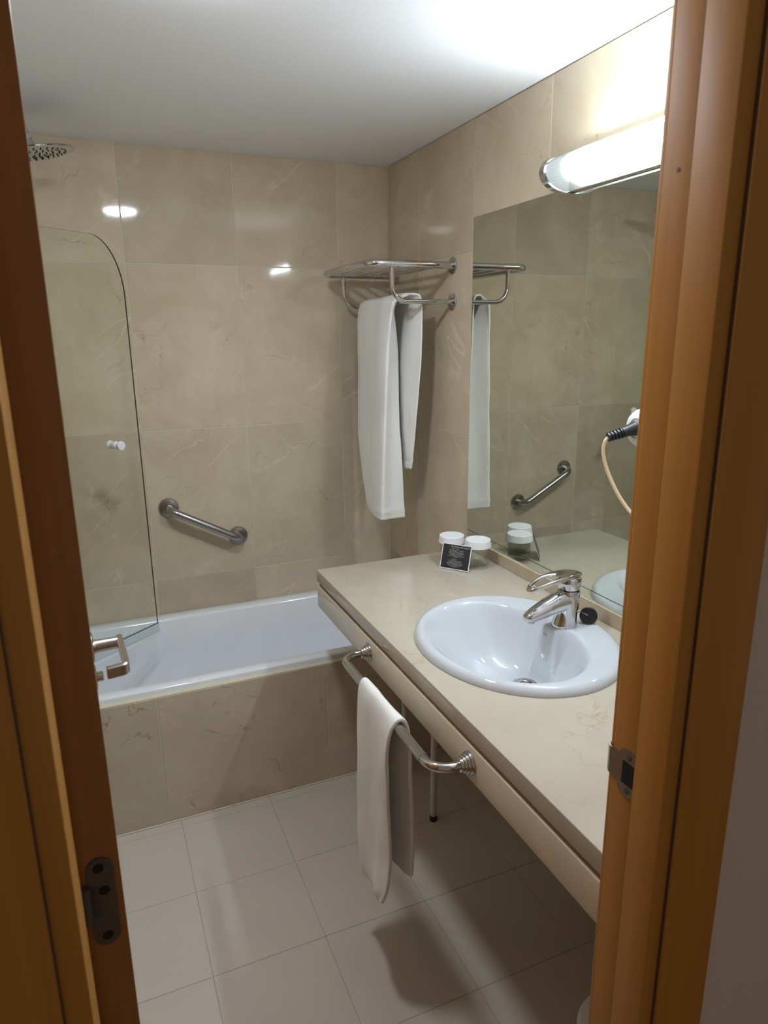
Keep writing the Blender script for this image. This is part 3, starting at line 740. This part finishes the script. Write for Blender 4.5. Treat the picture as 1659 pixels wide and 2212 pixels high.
# ------------------------------------------------------------------ towel rack and its towel
RZ = 1.815; RZL = 1.695; RY0, RY1 = -0.560, -0.083; RX = -0.312
rack = thing('towel_rack', 'chrome hotel towel rack with slatted shelf on the right wall', 'towel rack', (0, (RY0 + RY1) / 2, RZ))
bm = B(); tube(bm, fillet([(0.003, RY0, RZ), (RX, RY0, RZ), (RX, RY1, RZ), (0.003, RY1, RZ)], 0.045, 9), 0.0122, 18); obj('shelf_frame', bm, M['chrome'], rack)
for x in (-0.238, -0.175, -0.112, -0.052):
    bm = B(); tube(bm, [(x, RY0, RZ - 0.002), (x, RY1, RZ - 0.002)], 0.0060, 12); obj('slat', bm, M['chrome'], rack)
for y in (RY0, RY1):
    bm = B(); tube(bm, fillet([(0.003, y, RZL), (-0.229, y, RZL), (-0.229, y, RZ)], 0.052, 10), 0.0080, 16); obj('support', bm, M['chrome'], rack)
    for z in (RZ, RZL):
        bm = B(); lathe(bm, (0.0015, y, z), (-1, 0, 0), [(0.0285, 0), (0.0285, 0.004), (0.027, 0.0055), (0.0145, 0.006), (0.0145, 0.012), (0.0125, 0.013)], 28); obj('flange', bm, M['chrome'], rack)
bm = B(); tube(bm, [(-0.160, RY0, RZL), (-0.160, RY1, RZL)], 0.0075, 14); obj('towel_rail', bm, M['chrome'], rack)

def cloth(name, stations, label, thick, folds, nl=110, nw=44, seed=0, hem=None, group=None):
    """stations: from front hem over the rail to the back hem; each is a far-to-near list of points."""
    K = len(stations[0]); cols = []
    fine = [spline([st[k] for st in stations], nl) for k in range(K)]
    bm = B(); grid = []
    for i in range(nl):
        row = spline([fine[k][i] for k in range(K)], nw)
        for _ in range(8): row = [row[0]] + [row[q] * 0.5 + (row[q - 1] + row[q + 1]) * 0.25 for q in range(1, nw - 1)] + [row[-1]]
        grid.append(row)
    V = []
    for i in range(nl):
        r = []
        for j in range(nw):
            a = grid[min(i + 1, nl - 1)][j] - grid[max(i - 1, 0)][j]; b = grid[i][min(j + 1, nw - 1)] - grid[i][max(j - 1, 0)]
            n = a.cross(b); n = n.normalized() if n.length > 1e-9 else Vector((1, 0, 0))
            p = grid[i][j]; hang = min(1, min(abs(i - nl * folds[2]) / (nl * 0.16), 1))
            q = mnoise.noise(Vector((p.y * 9 + seed, p.z * 3.2, seed))) * folds[0] + math.sin(p.y * folds[3] + p.z * 2.2 + seed) * folds[1]
            q += mnoise.noise(Vector((p.y * 28 + seed, p.z * 12, seed + 5))) * folds[0] * 0.30
            if hem:
                for h0, h1 in hem:
                    if h0 <= i / (nl - 1) <= h1: q -= 0.0028
            r.append(bm.verts.new(p + n * q * hang))
        V.append(r)
    for i in range(nl - 1):
        for j in range(nw - 1): bm.faces.new((V[i][j], V[i][j + 1], V[i + 1][j + 1], V[i + 1][j]))
    o = obj(name, bm, M['towel'], sharp=180)
    m1 = o.modifiers.new('thickness', 'SOLIDIFY'); m1.thickness = thick; m1.offset = 0
    m2 = o.modifiers.new('smooth', 'SUBSURF'); m2.levels = 1; m2.render_levels = 1
    return tag(o, label, 'towel', group)
VV = Vector
bt = [
    [VV((-.230, -.314, .928)), VV((-.237, -.390, .912)), VV((-.242, -.474, .910)), VV((-.190, -.462, .908)), VV((-.132, -.450, .904))],
    [VV((-.221, -.240, 1.07)), VV((-.230, -.350, 1.06)), VV((-.237, -.470, 1.05)), VV((-.190, -.445, 1.05)), VV((-.134, -.432, 1.05))],
    [VV((-.210, -.174, 1.26)), VV((-.220, -.320, 1.26)), VV((-.228, -.474, 1.26)), VV((-.186, -.432, 1.26)), VV((-.136, -.405, 1.26))],
    [VV((-.205, -.160, 1.52)), VV((-.212, -.310, 1.52)), VV((-.216, -.480, 1.52)), VV((-.182, -.436, 1.52)), VV((-.140, -.398, 1.52))],
    [VV((-.200, -.164, 1.668)), VV((-.203, -.310, 1.670)), VV((-.203, -.488, 1.672)), VV((-.188, -.470, 1.672)), VV((-.173, -.446, 1.672))],
    [VV((-.183, -.165, 1.708)), VV((-.183, -.310, 1.709)), VV((-.182, -.478, 1.710)), VV((-.174, -.496, 1.710)), VV((-.160, -.500, 1.709))],
    [VV((-.145, -.160, 1.716)), VV((-.145, -.310, 1.720)), VV((-.142, -.470, 1.723)), VV((-.138, -.500, 1.723)), VV((-.130, -.528, 1.722))],
    [VV((-.112, -.150, 1.690)), VV((-.112, -.300, 1.692)), VV((-.118, -.455, 1.694)), VV((-.113, -.500, 1.694)), VV((-.103, -.534, 1.697))],
    [VV((-.105, -.140, 1.54)), VV((-.110, -.300, 1.54)), VV((-.121, -.440, 1.54)), VV((-.110, -.490, 1.54)), VV((-.100, -.530, 1.54))],
    [VV((-.105, -.140, 1.38)), VV((-.108, -.290, 1.38)), VV((-.120, -.425, 1.38)), VV((-.114, -.470, 1.38)), VV((-.104, -.512, 1.38))],
    [VV((-.105, -.150, 1.20)), VV((-.108, -.280, 1.20)), VV((-.119, -.412, 1.20)), VV((-.114, -.450, 1.20)), VV((-.105, -.480, 1.207))],
    [VV((-.105, -.170, 1.095)), VV((-.108, -.280, 1.09)), VV((-.118, -.405, 1.090)), VV((-.114, -.430, 1.09)), VV((-.106, -.454, 1.092))],
]
cloth('bath_towel', bt, 'long white bath towel draped over the rail of the chrome rack', 0.006, (0.0095, 0.0022, 0.52, 34), seed=3.1, hem=((0.026, 0.036), (0.960, 0.970)))

# ------------------------------------------------------------------ towel bar on the counter front and its towel
BXX = -0.655; BZ = 0.752
tbar = thing('towel_bar', 'chrome towel bar with stepped rosettes on the counter front', 'towel bar', (CX, -1.443, BZ))
bm = B(); tube(bm, fillet([(CX - 0.012, -1.172, BZ), (BXX, -1.172, BZ), (BXX, -1.715, BZ), (CX - 0.012, -1.715, BZ)], 0.045, 10), 0.0100, 20); obj('bar', bm, M['chrome'], tbar)
bm = B(); nf = 14
rings(bm, [[Vector((BXX + math.cos(a) * r_, y, BZ + math.sin(a) * r_)) for a, r_ in ((2 * PI * k / (nf * 4), 0.0099 + (0.0, 0.0009, 0.0012, 0.0009)[k % 4]) for k in range(nf * 4))] for y in (-1.222, -1.665)])
obj('fluted_sleeve', bm, M['chrome'], tbar, sharp=80)
for y in (-1.172, -1.715):
    bm = B(); lathe(bm, (CX, y, BZ), (-1, 0, 0), [(0.0245, -0.001), (0.0245, 0.004), (0.0228, 0.0065), (0.0212, 0.0068), (0.0212, 0.0105), (0.0198, 0.0128), (0.0182, 0.0131), (0.0182, 0.0168), (0.0168, 0.0190), (0.0153, 0.0193), (0.0153, 0.0225), (0.0135, 0.0255), (0.0106, 0.026)], 32); obj('rosette', bm, M['chrome'], tbar)
ht = [
    [VV((-.668, -1.338, .207)), VV((-.655, -1.385, .220)), VV((-.664, -1.430, .228)), VV((-.680, -1.475, .240)), VV((-.690, -1.520, .278))],
    [VV((-.668, -1.335, .250)), VV((-.667, -1.385, .245)), VV((-.680, -1.435, .26)), VV((-.690, -1.490, .29)), VV((-.682, -1.540, .335))],
    [VV((-.670, -1.332, .340)), VV((-.672, -1.390, .34)), VV((-.678, -1.440, .36)), VV((-.682, -1.500, .38)), VV((-.676, -1.545, .410))],
    [VV((-.671, -1.330, .500)), VV((-.676, -1.390, .50)), VV((-.678, -1.440, .50)), VV((-.682, -1.505, .51)), VV((-.678, -1.545, .520))],
    [VV((-.671, -1.328, .630)), VV((-.676, -1.390, .63)), VV((-.680, -1.450, .63)), VV((-.684, -1.510, .63)), VV((-.681, -1.545, .630))],
    [VV((-.668, -1.331, .735)), VV((-.671, -1.390, .735)), VV((-.673, -1.450, .735)), VV((-.675, -1.510, .732)), VV((-.676, -1.545, .730))],
    [VV((-.655, -1.334, .7685)), VV((-.655, -1.390, .7695)), VV((-.655, -1.450, .7695)), VV((-.655, -1.510, .7695)), VV((-.655, -1.545, .7690))],
    [VV((-.639, -1.334, .740)), VV((-.638, -1.390, .740)), VV((-.637, -1.450, .740)), VV((-.636, -1.510, .740)), VV((-.635, -1.545, .742))],
    [VV((-.636, -1.334, .60)), VV((-.634, -1.390, .60)), VV((-.632, -1.450, .60)), VV((-.629, -1.510, .60)), VV((-.626, -1.545, .600))],
    [VV((-.634, -1.334, .45)), VV((-.631, -1.390, .45)), VV((-.629, -1.450, .45)), VV((-.625, -1.510, .45)), VV((-.621, -1.547, .440))],
    [VV((-.634, -1.336, .325)), VV((-.632, -1.390, .325)), VV((-.630, -1.450, .33)), VV((-.627, -1.510, .338)), VV((-.624, -1.545, .350))],
]
cloth('hand_towel', ht, 'small white hand towel folded over the bar on the counter front', 0.009, (0.0085, 0.0016, 0.60, 40), seed=8.4, nl=96, nw=34)

# ------------------------------------------------------------------ tumblers and card on the counter
def tumbler(label, c):
    t = thing('glass_tumbler', label, 'glass', (c[0], c[1], ZC), 'capped glass tumblers')
    o = Vector((c[0], c[1], ZC))
    bm = B(); lathe(bm, o, Z_, [(0.001, 0.0006), (0.035, 0.0006), (0.0378, 0.003), (0.0385, 0.010), (0.0388, 0.0805), (0.0366, 0.0805), (0.0362, 0.014), (0.031, 0.010), (0.001, 0.009)], 48)
    obj('glass_body', bm, M['jar_glass'], t)
    bm = B(); n = 96
    def rr(r, z, k): return o + Vector((math.cos(2 * PI * k / n) * r, math.sin(2 * PI * k / n) * r, z + 0.0065))
    rs = [[rr(0.0425, 0.0655, k) for k in range(n)], [rr(0.0440 + (0.0005 if k % 2 else 0), 0.0655, k) for k in range(n)], [rr(0.0408 + (0.0005 if k % 2 else 0), 0.0880, k) for k in range(n)], [rr(0.0395, 0.0895, k) for k in range(n)]]
    rings(bm, rs, False, True)
    obj('cap', bm, M['white_plastic'], t, sharp=25)
    return t
tumbler('capped glass tumbler close to the mirror, beside the right edge of the black card', (-0.0826, -0.9098))
tumbler('capped glass tumbler mostly hidden behind the black card', (-0.1364, -0.8301))
c_bl = VV((-0.2000, -0.8655, 0.8425)); c_br = c_bl + VV((0.0592, -0.0860, 0.0020)); c_tl = c_bl + VV((0.0235, 0.0162, 0.0785))
cr = (c_br - c_bl).normalized(); cu = (c_tl - c_bl); cu = (cu - cr * cu.dot(cr)).normalized(); cn = cr.cross(cu)
cw, chh = (c_br - c_bl).length, (c_tl - c_bl).length
card = thing('notice_card', 'black notice card with white border and text leaning on the tumblers', 'card', c_bl)
def cpt(a, b, d=0.0): return c_bl + cr * a + cu * b + cn * d
bm = B(); rings(bm, [[cpt(a, b, d) for a, b in ((0, 0), (cw, 0), (cw, chh), (0, chh))] for d in (-0.0004, 0.0004)]); obj('paper', bm, M['paper'], card, smooth=False)
bm = B(); g = 0.0028; rings(bm, [[cpt(a, b, d) for a, b in ((g, g), (cw - g, g), (cw - g, chh - g), (g, chh - g))] for d in (0.0003, 0.0006)]); obj('black_print', bm, M['card'], card, smooth=False)
lines = [(0.635, 0.868, 0.0062, 'Hotel Palacio de Congresos'), (0.45, 0.80, 0.0034, 'Estimado Cliente'),
         (0.50, 0.745, 0.0030, 'A fin de cuidar el agua y el medio ambiente'), (0.50, 0.70, 0.0030, 'las toallas se cambian solo si lo desea'),
         (0.50, 0.655, 0.0030, 'Toallas en el suelo significa por favor cambiar'), (0.50, 0.61, 0.0030, 'Toallas colgadas significa las vuelvo a utilizar'),
         (0.50, 0.565, 0.0030, 'Muchas gracias por su colaboracion'), (0.52, 0.52, 0.0030, 'Le deseamos una feliz estancia en nuestra casa'),
         (0.50, 0.475, 0.0030, 'La Direccion'), (0.45, 0.39, 0.0034, 'Dear Guest'),
         (0.50, 0.335, 0.0030, 'To care for water and the environment'), (0.50, 0.29, 0.0030, 'towels are changed only if you wish'),
         (0.50, 0.245, 0.0030, 'Towels on the floor means please change them'), (0.50, 0.20, 0.0030, 'Towels on the rail means I will use them again'),
         (0.50, 0.155, 0.0030, 'Thank you very much for your help'), (0.50, 0.11, 0.0030, 'The Management')]
for a, b, s, tx in lines:
    text('lettering', tx, s, M['paper'], card, cpt(cw * a, chh * b, 0.0008), cr, cu)

# ------------------------------------------------------------------ socket with plug and cord beside the door jamb
SKC = VV((-0.0022, -1.512, 1.366))
socket = thing('wall_socket', 'round white wall socket set into the mirror near the door', 'socket', SKC)
bm = B(); lathe(bm, SKC, (-1, 0, 0), [(0.046, 0.0), (0.0455, 0.006), (0.041, 0.015), (0.033, 0.0205), (0.024, 0.022), (0.0225, 0.020)], 40); obj('housing', bm, M['white_plastic'], socket)
pa = VV((-0.020, -1.5085, 1.367)); pb = VV((-0.0875, -1.486, 1.345)); pd = (pb - pa); pl = pd.length; pd.normalize()
plug = thing('power_plug', 'black plug with ribbed strain relief and cream cord in the socket', 'plug', pa)
bm = B(); lathe(bm, pa, pd, [(0.0160, 0), (0.0175, 0.002), (0.0168, 0.006), (0.0140, 0.018), (0.0122, 0.030), (0.0118, 0.034)], 24); obj('plug_body', bm, M['black_rubber'], plug)
bm = B(); pf = []
h = 0.033
for k in range(5): pf += [(0.0082, h), (0.0082, h + 0.0028), (0.0128 - k * 0.0004, h + 0.0033), (0.0128 - k * 0.0004, h + 0.0066)]; h += 0.0078
pf.append((0.0055, h)); lathe(bm, pa, pd, pf, 20); obj('strain_relief', bm, M['black_rubber'], plug)
ce = pa + pd * (h - 0.004)
bm = B(); tube(bm, spline([ce, ce + pd * 0.009 + VV((0, 0, -0.007)), VV((-0.093, -1.484, 1.314)), VV((-0.088, -1.492, 1.277)), VV((-0.078, -1.510, 1.235)), VV((-0.066, -1.532, 1.198)), VV((-0.052, -1.565, 1.165)), VV((-0.035, -1.610, 1.150)), VV((-0.020, -1.66, 1.155))], 48), 0.0045, 12); obj('cord', bm, M['cord'], plug)

# ------------------------------------------------------------------ waste bin at the foot of the right jamb
wb = VV((-0.318, -1.945, 0.0))
bin_ = thing('waste_bin', 'small pale bin at the foot of the right door jamb beneath the counter', 'bin', wb)
bm = B(); lathe(bm, wb, Z_, [(0.085, 0.0005), (0.090, 0.006), (0.100, 0.16), (0.103, 0.172), (0.103, 0.178), (0.098, 0.178), (0.095, 0.160), (0.086, 0.012), (0.01, 0.010)], 40); obj('bucket', bm, M['bin'], bin_)
bm = B(); lathe(bm, wb + VV((0, 0, 0.1785)), Z_, [(0.104, 0), (0.104, 0.004), (0.096, 0.018), (0.068, 0.030), (0.03, 0.036), (0.002, 0.037)], 40); obj('domed_lid', bm, M['bin'], bin_)
